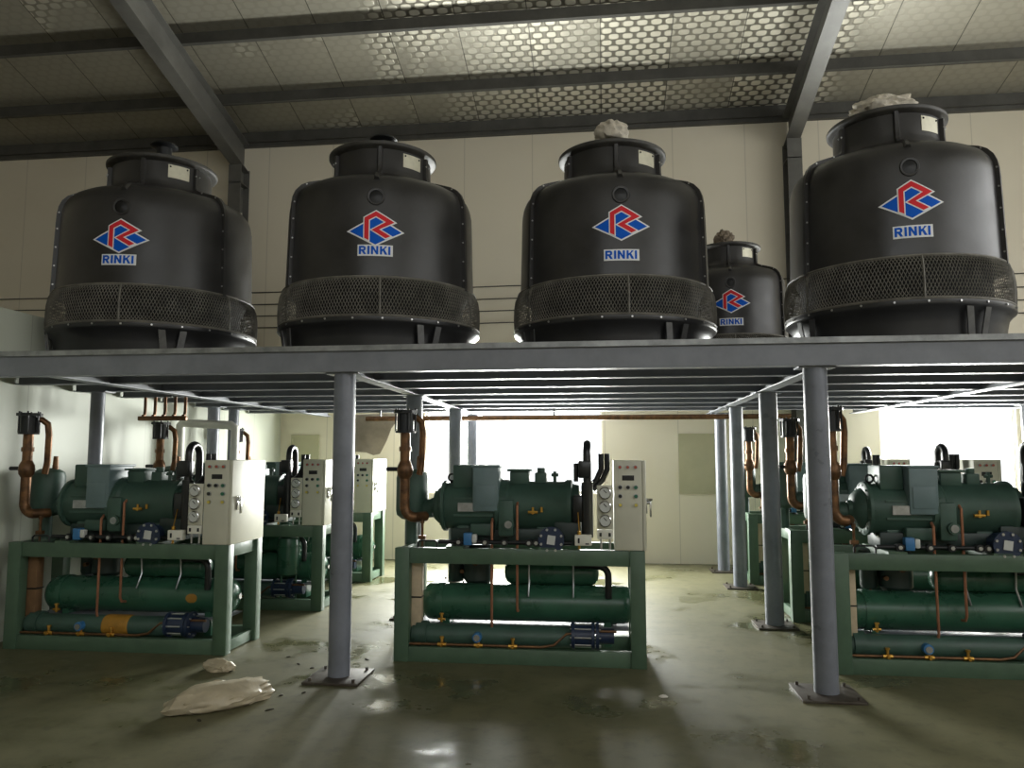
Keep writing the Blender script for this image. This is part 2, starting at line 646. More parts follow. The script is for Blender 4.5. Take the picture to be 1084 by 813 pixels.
# ------------------------------------------------------------------ cooling towers
def offset_poly(poly, d):
    n = len(poly)
    area = sum(poly[i][0] * poly[(i + 1) % n][1] - poly[(i + 1) % n][0] * poly[i][1] for i in range(n))
    s = 1 if area > 0 else -1
    out = []
    for i in range(n):
        p0, p1, p2 = Vector(poly[i - 1]), Vector(poly[i]), Vector(poly[(i + 1) % n])
        e1, e2 = (p1 - p0).normalized(), (p2 - p1).normalized()
        n1, n2 = Vector((e1.y, -e1.x)) * s, Vector((e2.y, -e2.x)) * s
        m_ = n1 + n2
        k_ = m_.length_squared
        v = m_ * (2 * d / k_) if k_ > .25 else n1 * d
        out.append(tuple(p1 + v))
    return out


def wrap_polys(layers, R, zc, k, kz, name, mats, parent):
    """flat polygons (x right, y up, in sticker units) laid on the curved shell of radius R, facing -Y"""
    bm = bmesh.new()
    for poly, lift, mi in layers:
        tb = bmesh.new()
        vs = [tb.verts.new((p[0] * k, p[1] * kz, 0)) for p in poly]
        tb.faces.new(vs)
        bmesh.ops.triangulate(tb, faces=tb.faces[:], ngon_method='EAR_CLIP')
        x = -.4
        while x < .4:
            bmesh.ops.bisect_plane(tb, geom=tb.verts[:] + tb.edges[:] + tb.faces[:], plane_co=(x, 0, 0), plane_no=(1, 0, 0))
            x += .025
        ext = bmesh.ops.extrude_face_region(tb, geom=tb.faces[:])
        top = [v for v in ext['geom'] if isinstance(v, bmesh.types.BMVert)]
        for v in top:
            v.co.z = lift
        for v in tb.verts:
            a = v.co.x / R
            zz = zc + v.co.y
            r = (shell_r(zz) if R > .6 else R) + v.co.z
            v.co = (r * math.sin(a), -r * math.cos(a), zz)
        vm = [bm.verts.new(v.co) for v in tb.verts]
        tb.verts.index_update()
        for f in tb.faces:
            try:
                nf = bm.faces.new([vm[v.index] for v in f.verts])
                nf.material_index = mi
            except ValueError:
                pass
        tb.free()
    mb = MB()
    mb.bm.free()
    mb.bm = bm
    return mb.build(name, mats, parent)


PROF = [(.905, .70), (.898, 1.0), (.892, 1.25), (.888, 1.42), (.884, 1.49), (.874, 1.55), (.852, 1.605), (.815, 1.648), (.76, 1.68), (.66, 1.715), (.56, 1.748), (.50, 1.778), (.478, 1.81), (.472, 1.86), (.47, 2.03)]


def shell_r(z):
    for (r0, z0), (r1, z1) in zip(PROF, PROF[1:]):
        if z0 <= z <= z1:
            return r0 + (r1 - r0) * (z - z0) / (z1 - z0)
    return PROF[0][0] if z < PROF[0][1] else PROF[-1][0]


def make_tower():
    t = thing('cooling_tower', 'tower', 'cooling tower')
    # shell: outside profile and an inside skin
    b = MB()
    b.lathe(PROF + [(.468, 2.05)], n=72, cap=False)
    b.lathe([(r - .012, z) for r, z in PROF] + [(.456, 2.05)], n=72, cap=False)
    b.build('shell', 'tower', t)
    b = MB()
    b.lathe([(.458, 2.035), (.475, 2.04), (.505, 2.052), (.522, 2.06), (.526, 2.066), (.526, 2.088), (.52, 2.094), (.46, 2.094), (.458, 2.035)], n=72, cap=False)
    b.build('top_rim', 'tower_dusty', t)
    # bolted seams between the three shell sections
    for a in (60, 180, 300):
        b = MB()
        a0 = math.radians(a)
        th = .018
        for side in (-1, 1):
            pass
        rings = []
        for (r, z) in PROF:
            i = PROF.index((r, z))
            p0 = Vector(PROF[max(0, i - 1)])
            p1 = Vector(PROF[min(len(PROF) - 1, i + 1)])
            d = (p1 - p0).normalized()
            nr, nz = d.y, -d.x
            w = .036
            ring = []
            for (off, s) in ((-.004, -1), (w, -1), (w, 1), (-.004, 1)):
                rr, zz = r + nr * off, z + nz * off
                ring.append((rr * math.sin(a0) + s * th * math.cos(a0), -rr * math.cos(a0) + s * th * math.sin(a0), zz))
            rings.append(ring)
        b.ring(rings)
        for z in (.8, .98, 1.16, 1.34, 1.5):
            r = shell_r(z) + .02
            for s in (-1, 1):
                c = Vector((r * math.sin(a0), -r * math.cos(a0), z))
                n_ = Vector((math.cos(a0), math.sin(a0), 0)) * s
                b.cyl(c + n_ * th, c + n_ * (th + .008), .008, n=6, mi=1)
        for (r, z) in ((.79, 1.69), (.6, 1.765), (.51, 1.95)):
            for s in (-1, 1):
                c = Vector((r * math.sin(a0), -r * math.cos(a0), z))
                n_ = Vector((math.cos(a0), math.sin(a0), 0)) * s
                b.cyl(c + n_ * th, c + n_ * (th + .008), .008, n=6, mi=1)
        b.build('seam_flange', ['tower', 'bolt'], t)
    # stiffening rib down the neck and shoulder
    b = MB()
    pts = [(0, -(r + .004), z) for r, z in PROF if z >= 1.57] + [(0, -.475, 2.04)]
    rings = []
    for (x, y, z) in pts:
        w = .03
        rings.append([(-w, y + .01, z - .01), (-w * .5, y - .022, z + .012), (w * .5, y - .022, z + .012), (w, y + .01, z - .01)])
    b.ring(rings)
    b.build('neck_rib', 'tower', t)
    # round inspection hole under the shoulder, its shaded inside drawn as a black dome
    b = MB()
    rp = shell_r(1.42)
    b.lathe([(.072, -(rp + .012)), (.078, -(rp + .004)), (.078, -(rp - .03)), (.058, -(rp - .03)), (.058, -(rp + .01)), (.072, -(rp + .012))], origin=(0, 0, 1.43), axis='y', n=28, cap=False)
    b.lathe([(.058, -(rp + .002)), (.045, -(rp + .005)), (.012, -(rp + .012)), (.002, -(rp + .0125))], origin=(0, 0, 1.43), axis='y', n=28, mi=1)
    b.build('sight_port', ['tower', 'black'], t)
    # mesh screen of slanted strands round the air inlet
    b = MB()
    mp = [(.925, .715), (.95, .66), (.962, .58), (.965, .50), (.962, .42), (.958, .375)]
    N = 210
    for d in (1, -1):
        for k in range(N):
            a0 = 2 * PI * k / N
            rings = []
            for i, (r, z) in enumerate(mp):
                a = a0 + d * i * .04
                w = .0026
                e = (-math.cos(a), -math.sin(a))
                c, s = math.sin(a), -math.cos(a)
                tx, ty = math.cos(a), math.sin(a)
                rr = r + (.002 if d > 0 else -.002)
                rings.append([(rr * c - w * tx, rr * s - w * ty, z - w * d), ((rr + .004) * c, (rr + .004) * s, z), (rr * c + w * tx, rr * s + w * ty, z + w * d)])
            b.ring(rings, cap=False)
    for r, z in ((.925, .715), (.958, .375)):
        b.torus((0, 0, z), r, .012, axis='z', n=72, m=6)
    for a in (0, 60, 120, 180, 240, 300):
        a = math.radians(a + 3)
        b.tube([(r * math.sin(a), -r * math.cos(a), z) for r, z in mp], .009, n=6)
    b.build('mesh_screen', 'mesh', t)
    b = MB()
    b.lathe([(.80, .1), (.80, .60), (.86, .72), (.86, .74)], n=48)
    b.build('fill_pack', 'fill', t)
    # basin with a flared rim
    b = MB()
    b.lathe([(.86, .0), (.878, .1), (.888, .2), (.905, .27), (.94, .31), (.962, .325), (.966, .335), (.966, .365), (.955, .372), (.93, .36), (.90, .30), (.86, .22), (.84, .03)], n=72, cap=False)
    b.lathe([(.84, .03), (.02, .03)], n=72)
    b.lathe([(.86, .0), (.02, .0)], n=72)
    for k in range(24):
        a = 2 * PI * (k + .3) / 24
        b.cyl((.969 * math.sin(a), -.969 * math.cos(a), .35), (.976 * math.sin(a), -.976 * math.cos(a), .35), .009, n=6, mi=1)
    b.build('basin', ['basin', 'bolt'], t)
    for a in (30, 120, 210, 300):
        b = MB()
        for s in (-1, 1):
            a1, a2 = math.radians(a + s * 5.5), math.radians(a + s * 3)
            p1 = Vector((.95 * math.sin(a1), -.95 * math.cos(a1), .312))
            p2 = Vector((.905 * math.sin(a2), -.905 * math.cos(a2), .0))
            e = Vector((math.cos(a1), math.sin(a1), 0)) * .03
            n_ = Vector((math.sin(a1), -math.cos(a1), 0)) * .012
            b.ring([[tuple(p2 - e), tuple(p2 + e), tuple(p2 + e + n_), tuple(p2 - e + n_)], [tuple(p1 - e), tuple(p1 + e), tuple(p1 + e + n_), tuple(p1 - e + n_)]])
        b.build('leg', 'strut', t, 'V-shaped grey leg strut')
    # maker's plate on the neck
    R = .47
    b = MB()
    rings = []
    for i in range(7):
        a = math.radians(27 + i * 4.1)
        rings.append([((R + h) * math.sin(a), -(R + h) * math.cos(a), z) for h, z in ((-.002, 1.885), (.006, 1.885), (.006, 2.015), (-.002, 2.015))])
    b.ring(rings)
    for a in (29.5, 49):
        a = math.radians(a)
        for z in (1.995,):
            b.sphere(((R + .007) * math.sin(a), -(R + .007) * math.cos(a), z), .009, mi=1, n=8)
    b.build('maker_plate', ['plate', 'dark'], t, 'small aluminium plate on the neck')
    add_emblem(t, 1.0, 1.0)
    add_motor(t, 0)
    return t


def add_motor(t, up):
    # fan motor held on arms across the opening
    b = MB()
    for a in (30, 150, 270):
        a = math.radians(a)
        b.tube([(0, 0, 2.0), (.46 * math.cos(a), .46 * math.sin(a), 2.03)], .016, n=8)
    b.lathe([(.05, 1.93), (.075, 1.94), (.075, 2.085 + up), (.11, 2.09 + up), (.135, 2.105 + up), (.125, 2.125 + up), (.06, 2.135 + up), (.01, 2.137 + up)], n=28)
    b.build('fan_motor', 'dark', t)


def add_emblem(t, fx, fz):
    # emblem: white-edged blue diamond with a folded red ribbon
    k = .00118
    diamond = [(-203, 0), (0, 112), (203, 0), (0, -106)]
    ribbon = [(434, 449), (434, 296), (518, 247), (652, 326), (541, 384), (624, 432), (588, 449), (487, 388), (590, 326), (518, 284), (466, 313), (466, 466)]
    ribbon = [(x - 515, 398 - y) for x, y in ribbon]
    lay = [(offset_poly(diamond, 5), .002, 0), (offset_poly(ribbon, 10), .0022, 0), (offset_poly(diamond, -6), .004, 1), (offset_poly(ribbon, 8), .006, 0), (ribbon, .008, 2)]
    wrap_polys(lay, .889, 1.14, k * fx, k * fz, 'emblem', ['white', 'blue', 'red'], t)['label'] = 'blue diamond emblem with red ribbon letter'
    # lettering plate
    H, g = 62.0, 9.0
    s = 15.0

    def rect(x0, y0, x1, y1):
        return [(x0, y0), (x1, y0), (x1, y1), (x0, y1)]
    L_ = []
    x = -117
    # R
    L_ += [rect(x, 0, x + s, H), rect(x + s, H - 13, x + 34, H), rect(x + s, 24, x + 34, 36), [(x + 34, 24), (x + 46, 30), (x + 50, 43), (x + 46, 56), (x + 34, H), (x + 34, H - 13), (x + 35, 43), (x + 34, 36)],
           [(x + 20, 25), (x + 36, 0), (x + 53, 0), (x + 37, 27)]]
    x += 62
    L_ += [rect(x, 0, x + s, H)]
    x += 26
    L_ += [rect(x, 0, x + s, H), rect(x + 37, 0, x + 37 + s, H), [(x + s, H), (x, H), (x + 37, 0), (x + 37 + s, 0)]]
    x += 64
    L_ += [rect(x, 0, x + s, H), [(x + s, 22), (x + 36, H), (x + 53, H), (x + s, 40)][::1], [(x + 18, 36), (x + 36, 0), (x + 54, 0), (x + 30, 44)]]
    x += 60
    L_ += [rect(x, 0, x + s, H)]
    base = [(-128, -12), (128, -12), (128, 72), (-128, 72)]
    lay = [(base, .003, 0)] + [(p, .006, 1) for p in L_]
    wrap_polys(lay, .893, 1.14 - .28 * fz, k * fx, k * fz, 'lettering', ['white', 'blue'], t)


proto = make_tower()
TW = [(-4.60, 7.4, ZD, 10, (1.025, 1.025, 1.03), 'black cooling tower at the left end of the platform, beside the sloping rafter'),
      (-2.21, 7.4, ZD, 13, (1.022, 1.022, 1.03), 'black cooling tower second from left, standing above the front left column, bare motor on top'),
      (.105, 7.6, ZD, 4, (1.02, 1.02, 1.025), 'black cooling tower in the middle right of the front row, pale rag bundle on top'),
      (2.585, 7.15, ZD, -9, (.955, .955, 1.025), 'large black cooling tower nearest the right edge, big white rag heap on its top'),
      (1.645, 10.25, ZD, -7, (.80, .80, .90), 'smaller black cooling tower standing far back between the two right front towers')]
towers = []
for i, (x, y, z, az, s, lab) in enumerate(TW):
    o = proto if i == 0 else copy_tree(proto)
    o.location = (x, y, z)
    o.rotation_euler = (0, 0, math.radians(az))
    o.scale = s
    tag(o, lab, 'cooling tower', 'black cooling towers on the platform')
    towers.append(o)
    for c in o.children:
        base = c.name.split('.')[0]
        if base == 'lettering':
            c.location.z = (.045, .055, .0, .015, 0)[i]
        if base == 'emblem':
            c.location.z = (-.01, -.02, .01, -.005, 0)[i]
for nme in ('emblem', 'lettering'):
    old = [c for c in towers[4].children if c.name.split('.')[0] == nme][0]
    bpy.data.objects.remove(old)
add_emblem(towers[4], 1.16, 1.04)
for i, up in ((0, .25), (1, .2), (2, .09)):
    bpy.data.objects.remove([c for c in towers[i].children if c.name.split('.')[0] == 'fan_motor'][0])
    add_motor(towers[i], up)


def crumple(name, c, sc, seed, amp, m, label, cat, group=None, flat=0.0, rz=0.0, sub=4, freq=3.0):
    bm = bmesh.new()
    bmesh.ops.create_icosphere(bm, subdivisions=sub, radius=1)
    for v in bm.verts:
        p = v.co.copy()
        q = p * freq + Vector((seed, seed * .7, -seed))
        d = noise.noise(q) * .9 + abs(noise.noise(q * 2.1)) * .7 + noise.noise(q * 4.3) * .3
        v.co = p * (1 + amp * d)
        if v.co.z < -flat:
            v.co.z = -flat + (v.co.z + flat) * .05
    zmin = min(v.co.z for v in bm.verts)
    R_ = Matrix.Rotation(rz, 3, 'Z')
    for v in bm.verts:
        v.co.z -= zmin
        v.co = R_ @ Vector((v.co.x * sc[0], v.co.y * sc[1], v.co.z * sc[2]))
    mb = MB()
    mb.bm.free()
    mb.bm = bm
    for f in bm.faces:
        f.smooth = True
    o = mb.build(name, m)
    o.location = c
    return tag(o, label, cat, group)


crumple('rag_bundle', (.105, 7.5, ZD + 2.287), (.16, .15, .13), 1.3, .2, 'wrap', 'pale cloth bundle on the motor of the middle right tower', 'rag', 'rags over tower motors', .6)
crumple('rag_bundle', (2.53, 7.05, ZD + 2.193), (.27, .2, .125), 4.4, .24, 'wrap', 'wide white cloth heap spread over the top of the rightmost tower', 'rag', 'rags over tower motors', .5)
crumple('rag_bundle', (1.59, 10.2, ZD + 1.926), (.12, .11, .12), 8.1, .35, 'wrapbrown', 'brown crumpled rag on top of the small far tower', 'rag', 'rags over tower motors', .6)


# ------------------------------------------------------------------ chiller units
def arc(c, r, a0, a1, plane, n=6):
    out = []
    for i in range(n + 1):
        a = math.radians(a0 + (a1 - a0) * i / n)
        p, q = r * math.cos(a), r * math.sin(a)
        out.append({'xz': (c[0] + p, c[1], c[2] + q), 'yz': (c[0], c[1] + p, c[2] + q), 'xy': (c[0] + p, c[1] + q, c[2])}[plane])
    return out


def make_unit():
    t = thing('chiller_unit', 'unit', 'chiller')
    D = .65
    W = 2.03
    for x0 in (0, W - .12):
        for y0 in (0, D - .1):
            MB().box((x0, y0, 0), (x0 + .12, y0 + .1, .91), .004).build('leg', 'frame', t)
    for nme, z0, z1 in (('top_rail', .785, .908), ('bottom_rail', .0, .118)):
        MB().box((.12, .012, z0), (W - .12, .085, z1), .003).build(nme, 'frame', t)
        MB().box((.12, D - .085, z0), (W - .12, D - .012, z1), .003).build(nme, 'frame', t)
    for nme, z0, z1 in (('end_rail', .80, .908), ('end_rail', .01, .1)):
        for x0 in (.025, W - .075):
            MB().box((x0, .1, z0), (x0 + .05, D - .1, z1), .003).build(nme, 'frame', t)
    for x0 in (.42, 1.18):
        MB().box((x0, .02, .86), (x0 + .14, D - .02, .925)).build('cross_bearer', 'frame', t)
    # lower shell: long condenser with domed ends
    b = MB()
    zc, yc, r = .425, .36, .153
    prof = [(.01, .155), (.07, .162), (.12, .185), (.147, .215), (r, .25), (r, 1.86), (.147, 1.895), (.12, 1.925), (.07, 1.948), (.01, 1.955)]
    b.lathe(prof, origin=(0, yc, zc), axis='x', n=36)
    for x in (.3, 1.75):
        b.lathe([(r + .008, x), (r + .008, x + .05)], origin=(0, yc, zc), axis='x', n=36)
    for x in (.35, 1.7):
        b.box((x, yc - .1, .1), (x + .06, yc + .1, .3))
    cond = b.build('condenser_tank', 'tank', t)
    b = MB()
    b.cyl((1.956, yc, zc), (1.975, yc, zc), .025, n=12)
    b.build('end_plug', 'bolt', cond)
    # upper receiver
    b = MB()
    b.lathe([(.01, .86), (.06, .868), (.09, .89), (.102, .92), (.102, 1.6), (.09, 1.63), (.06, 1.655), (.01, 1.66)], origin=(0, .40, .675), axis='x', n=30)
    rec = b.build('receiver_tank', 'tank', t)
    for x in (1.08, 1.45):
        MB().tube([(x, .26, .8), (x, .275, .72), (x, .285, .62), (x, .21, .5)], .008, n=6).build('capillary', 'galv', rec, 'thin grey tube')
    b = MB()
    b.tube([(1.45, .3, .75), (1.6, .25, .755)] + arc((1.66, .22, .675), .08, 90, 0, 'xz') + [(1.74, .22, .5)], .028, n=12)
    b.build('outlet_pipe', 'blackpipe', t, 'black bent pipe')
    # low header and strainer
    b = MB()
    b.lathe([(.01, .1), (.06, .105), (.084, .13), (.084, 1.42), (.07, 1.45), (.01, 1.46)], origin=(0, .15, .195), axis='x', n=22)
    b.lathe([(.1, .16), (.1, .25)], origin=(0, .15, .2), axis='x', n=22)
    b.build('liquid_header', 'green', t)
    MB().box((.13, .19, .248), (1.9, .56, .258), .002).build('drip_tray', 'deckgrey', t)
    b = MB()
    for (r_, xa, xb) in ((.105, 1.44, 1.465), (.085, 1.465, 1.6), (.105, 1.6, 1.625), (.11, 1.635, 1.66), (.06, 1.66, 1.78)):
        b.lathe([(r_, xa), (r_, xb)], origin=(0, .14, .215), axis='x', n=24)
    for k in range(8):
        a = 2 * PI * k / 8
        b.cyl((1.43, .14 + .088 * math.cos(a), .215 + .088 * math.sin(a)), (1.675, .14 + .088 * math.cos(a), .215 + .088 * math.sin(a)), .007, n=6, mi=1)
    b.build('strainer', ['bluepaint', 'bolt'], t)
    # copper liquid line with brass valves
    b = MB()
    b.tube([(.1, .05, .135), (1.2, .05, .135), (1.3, .06, .15), (1.4, .08, .235), (1.62, .1, .26), (1.8, .1, .26)], .011, n=8)
    line = b.build('liquid_line', 'copper', t)
    for x in (.39, .69, .97):
        b = MB()
        b.cyl((x - .035, .05, .135), (x + .035, .05, .135), .017, n=8)
        b.cyl((x, .05, .135), (x, .05, .185), .011, n=8).cyl((x, .05, .185), (x, .05, .2), .018, n=6)
        b.cyl((x, .05, .135), (x, .015, .135), .013, n=8)
        b.build('brass_valve', 'brass', line)
    b = MB()
    b.cyl((.68, .02, .2), (.68, .085, .2), .038, n=16).cyl((.68, .01, .2), (.68, .02, .2), .026, n=16, mi=1)
    b.build('sight_glass', ['bluecap', 'chrome'], line)
    b = MB()
    b.cyl((.36, .17, .29), (.36, .17, .35), .012, n=8).cyl((.33, .17, .31), (.39, .17, .31), .011, n=8).cyl((.36, .17, .35), (.36, .17, .362), .02, n=6)
    b.build('drain_valve', 'brass', t)
    # thin copper pipes down the front
    MB().tube([(.79, .14, 1.14), (.79, .105, 1.11), (.79, .105, .3), (.79, .12, .265)], .011, n=8).build('copper_pipe', 'coppertube', t)
    MB().tube([(1.0, .15, 1.28), (1.0, .105, 1.25), (1.0, .105, .44), (1.0, .13, .4), (1.0, .19, .39)], .011, n=8).build('copper_pipe', 'coppertube', t)
    # insulated riser at the left
    b = MB()
    b.box((.10, .11, .25), (.2, .2, .80), .012)
    b.box((.098, .108, .49), (.202, .202, .502), mi=1)
    b.build('insulated_riser', ['lag', 'dark'], t)
    # ---- compressor
    yc, zc = .34, 1.235
    comp = MB()
    comp.lathe([(.02, .22), (.06, .222), (.07, .25), (.12, .265), (.15, .30), (.165, .33), (.2, .335), (.215, .345), (.215, .37), (.19, .375), (.198, .42), (.205, .46), (.205, .80), (.235, .81), (.235, .85), (.225, .855), (.225, .9), (.205, .92), (.21, 1.0), (.21, 1.38), (.225, 1.40), (.225, 1.44), (.19, 1.45), (.18, 1.5), (.1, 1.51), (.02, 1.515)], origin=(0, yc, zc), axis='x', n=40)
    for a in (-60, -20, 20, 60):
        a = math.radians(a)
        comp.box((.46, yc - .21 * math.cos(a) - .008, zc + .2 * math.sin(a) - .008), (.8, yc - .2 * math.cos(a) + .008, zc + .2 * math.sin(a) + .008))
    comp.box((.48, yc - .13, .92), (.58, yc + .13, 1.08), .01)
    comp.box((1.15, yc - .13, .92), (1.27, yc + .13, 1.08), .01)
    comp.box((.84, yc - .24, 1.0), (.97, yc - .12, 1.3), .02)
    comp.box((.6, yc - .2, 1.0), (.8, yc - .1, 1.1), .015)
    for k in range(14):
        a = 2 * PI * k / 14
        comp.cyl((.80, yc + .222 * math.cos(a), zc + .222 * math.sin(a)), (.862, yc + .222 * math.cos(a), zc + .222 * math.sin(a)), .011, n=6)
        comp.cyl((.328, yc + .19 * math.cos(a), zc + .19 * math.sin(a)), (.38, yc + .19 * math.cos(a), zc + .19 * math.sin(a)), .011, n=6)
    comp = comp.build('compressor', 'green', t)
    b = MB().box((.42, .2, .926), (1.5, .5, 1.06), .02).box((1.3, .15, .926), (1.52, .5, 1.12), .015)
    b.build('oil_sump', 'sump', t)
    b = MB().lathe([(.02, .56), (.1, .565), (.13, .6), (.13, .87), (.1, .9), (.02, .905)], origin=(.62, .47, 0), n=24)
    b.lathe([(.02, .57), (.06, .575), (.07, .6), (.07, .88), (.02, .9)], origin=(.42, .5, 0), n=20)
    b.cyl((.62, .34, .76), (.62, .3, .76), .03, n=12, mi=1).cyl((.5, .36, .68), (.5, .32, .68), .018, n=10, mi=1)
    b.build('economiser', ['sump', 'copper'], t)
    MB().box((.44, .2, 1.39), (.62, .48, 1.585), .012).build('terminal_box', 'green', comp)
    b = MB().box((.625, .105, 1.2), (.845, .47, 1.575), .015)
    b.box((.615, .095, 1.565), (.855, .48, 1.585), .006).box((.65, .098, 1.25), (.82, .105, 1.42), .003)
    b.build('junction_box', 'greyblue', comp)
    b = MB().box((.92, .25, 1.42), (1.08, .43, 1.53), .01).box((.9, .23, 1.53), (1.1, .45, 1.55), .004)
    b.build('service_port', 'green', comp)
    b = MB().box((1.13, .28, 1.42), (1.23, .40, 1.52), .01).cyl((1.18, .34, 1.52), (1.18, .34, 1.56), .035, n=12)
    b.cyl((1.3, .3, 1.42), (1.3, .3, 1.53), .015, n=8).cyl((1.27, .3, 1.5), (1.33, .3, 1.5), .014, n=8)
    b.build('service_port', 'green', comp)
    MB().torus((.405, yc, 1.475), .03, .009, axis='y').cyl((.405, yc, 1.41), (.405, yc, 1.447), .012, n=8).build('eye_bolt', 'dark', comp)
    b = MB().prism([(.5, 1.2), (.68, 1.2), (.68, 1.27), (.5, 1.27)], .118, .135)
    b.build('name_plate', 'galv', comp)
    b = MB()
    b.cyl((1.13, .14, 1.2), (1.13, .09, 1.2), .016, n=8).cyl((1.09, .1, 1.2), (1.17, .1, 1.2), .012, n=8).cyl((1.2, .12, 1.2), (1.2, .12, 1.24), .011, n=8).cyl((1.13, .1, 1.2), (1.13, .1, 1.24), .01, n=8)
    b.build('brass_fitting', 'brass', comp)
    b = MB()
    b.cyl((.93, .12, 1.1), (.93, .07, 1.1), .045, n=18).cyl((.93, .07, 1.1), (.93, .06, 1.1), .03, n=18, mi=1)
    b.build('oil_sight_glass', ['green', 'galv'], comp)
    # oil filter flange with bolts and a white square label
    b = MB()
    b.cyl((1.285, .02, .985), (1.285, .05, .985), .105, n=28).cyl((1.285, .05, .985), (1.285, .3, .985), .075, n=24)
    for k in range(8):
        a = 2 * PI * (k + .5) / 8
        b.cyl((1.285 + .088 * math.cos(a), .008, .985 + .088 * math.sin(a)), (1.285 + .088 * math.cos(a), .03, .985 + .088 * math.sin(a)), .011, n=6, mi=1)
    of = b.build('oil_filter', ['bluepaint', 'bolt'], t)
    MB().box((1.285 - .032, .012, .985 - .036), (1.285 + .032, .02, .985 + .036), rot=Matrix.Rotation(math.radians(8), 3, 'Y')).build('label', 'gaugeface', of, 'white square label')
    # small pipework along the top rail
    b = MB()
    b.tube([(.35, .08, .955), (1.45, .08, .955)], .018, n=10)
    for x in (.52, .74, .9, 1.1, 1.16):
        b.cyl((x, .05, .955), (x, .11, .955), .03, n=10).cyl((x, .04, .955), (x, .05, .955), .016, n=6, mi=1)
    b.box((.56, .05, .93), (.63, .12, 1.03), .008, mi=2)
    b.box((.63, .05, .95), (.67, .1, 1.02), .008, mi=3)
    b.build('oil_line', ['dark', 'bolt', 'bluecap', 'gaugeface'], t)
    MB().tube([(.18, .06, .91), (.18, .06, .95), (.2, .06, .965), (.32, .06, .965), (.34, .06, .95), (.34, .06, .91)], .008, n=6).build('lifting_loop', 'dark', t)
    b = MB()
    b.cyl((.2, .12, .91), (.2, .12, 1.1), .011, n=8).box((.17, .1, .97), (.23, .14, 1.0)).cyl((.2, .12, 1.1), (.2, .12, 1.13), .018, n=8)
    b.build('vent_cock', 'copper', t)
    # ---- suction side: valve, riser, ball valve, accumulator
    px, py = .05, .1
    b = MB()
    b.cyl((px, py, 1.87), (px, py, 2.03), .07, n=22)
    b.cyl((px, py, 1.855), (px, py, 1.872), .085, n=22)
    b.cyl((px, py, 2.02), (px, py, 2.045), .105, n=8)
    for k in range(6):
        a = 2 * PI * k / 6
        b.cyl((px + .085 * math.cos(a), py + .085 * math.sin(a), 1.87), (px + .085 * math.cos(a), py + .085 * math.sin(a), 2.06), .008, n=6, mi=1)
    b.build('suction_valve', ['dark', 'dark'], t)
    b = MB()
    b.tube([(px, py, 1.86), (px, py, 1.25)] + arc((px + .09, py, 1.24), .09, 180, 270, 'xz') + [(px + .15, py + .12, 1.15)], .042, n=14)
    b.lathe([(.042, 1.47), (.062, 1.5), (.068, 1.54), (.062, 1.58), (.042, 1.62)], origin=(px, py, 0), n=18)
    b.lathe([(.052, 1.7), (.052, 1.74)], origin=(px, py, 0), n=18)
    sp = b.build('suction_pipe', 'copper', t)
    MB().cyl((px - .16, py, 1.55), (px - .04, py, 1.55), .018, n=8).build('valve_handle', 'dark', sp)
    b = MB()
    b.tube([(px + .1, .2, 1.5)] + [(px + .12, .2, 1.6), (px + .13, .19, 1.85)] + [(px + .12, .18, 1.95), (px + .08, .15, 1.99), (px + .04, .12, 1.98)], .028, n=12)
    b.build('copper_bend', 'copper', t)
    b = MB()
    ax, ay = .04, .4
    b.lathe([(.02, 1.1), (.09, 1.115), (.134, 1.15), (.14, 1.19), (.14, 1.47), (.13, 1.51), (.08, 1.54), (.03, 1.55)], origin=(ax, ay, 0), n=30)
    b.cyl((ax, ay, .9), (ax, ay, 1.12), .05, n=16)
    b.cyl((ax + .08, ay, 1.2), (.3, .34, 1.235), .055, n=16)
    b.cyl((ax + .1, ay, 1.2), (.14 + .1, ay - .02, 1.21), .08, n=16)
    ac = b.build('accumulator', 'green', t)
    b = MB().cyl((ax + .06, ay, 1.53), (ax + .06, ay, 1.66), .028, .02, n=12)
    b.build('stub_pipe', 'copper', ac)
    # ---- discharge pipe: black hairpin
    b = MB()
    dx = 1.575
    b.tube([(dx, .12, .98), (dx, .12, 1.66)] + [(dx, .21 - .09 * math.cos(math.radians(k)), 1.67 + .09 * math.sin(math.radians(k))) for k in range(15, 180, 15)] + [(dx, .3, 1.64), (dx, .3, 1.3)], .032, n=14)
    b.cyl((dx, .12, 1.0), (dx, .12, 1.45), .048, n=16)
    b.box((dx - .07, .06, 1.48), (dx + .03, .17, 1.62), .012)
    b.cyl((dx - .09, .12, 1.6), (dx - .09, .12, 1.45), .02, n=10)
    b.box((dx - .12, .1, 1.12), (dx + .04, .24, 1.34), .02)
    b.build('discharge_pipe', 'blackpipe', t)
    b = MB()
    for x in (1.69, 1.74):
        b.tube([(x - .12, .25, 1.38), (x - .04, .25, 1.46), (x, .25, 1.55), (x, .25, 1.68)], .024, n=10)
    b.build('pressure_stubs', 'dark', t)
    # ---- gauges on their plate
    gx0, gx1 = 1.655, 1.785
    b = MB().box((gx0, .0, 1.075), (gx1, .012, 1.425), .003)
    b.box((gx0 + .03, .012, 1.08), (gx0 + .06, .1, 1.12), .003)
    gp = b.build('gauge_plate', 'beige', t)
    for z in (1.365, 1.255, 1.145):
        b = MB().lathe([(.046, 0), (.05, -.008), (.05, -.03), (.042, -.034), (.04, -.026)], origin=((gx0 + gx1) / 2, 0, z), axis='y', n=28, cap=False)
        b.lathe([(.04, -.0285), (.0005, -.0286)], origin=((gx0 + gx1) / 2, 0, z), axis='y', n=28, mi=1, cap=False)
        b.box(((gx0 + gx1) / 2 - .003, -.031, z - .005), ((gx0 + gx1) / 2 + .003, -.029, z + .03), mi=2, rot=Matrix.Rotation(-.8, 3, 'Y'))
        b.build('gauge', ['chrome', 'gaugeface', 'dark'], gp)
    b = MB().box((1.475, .0, .945), (1.61, .06, 1.03), .006)
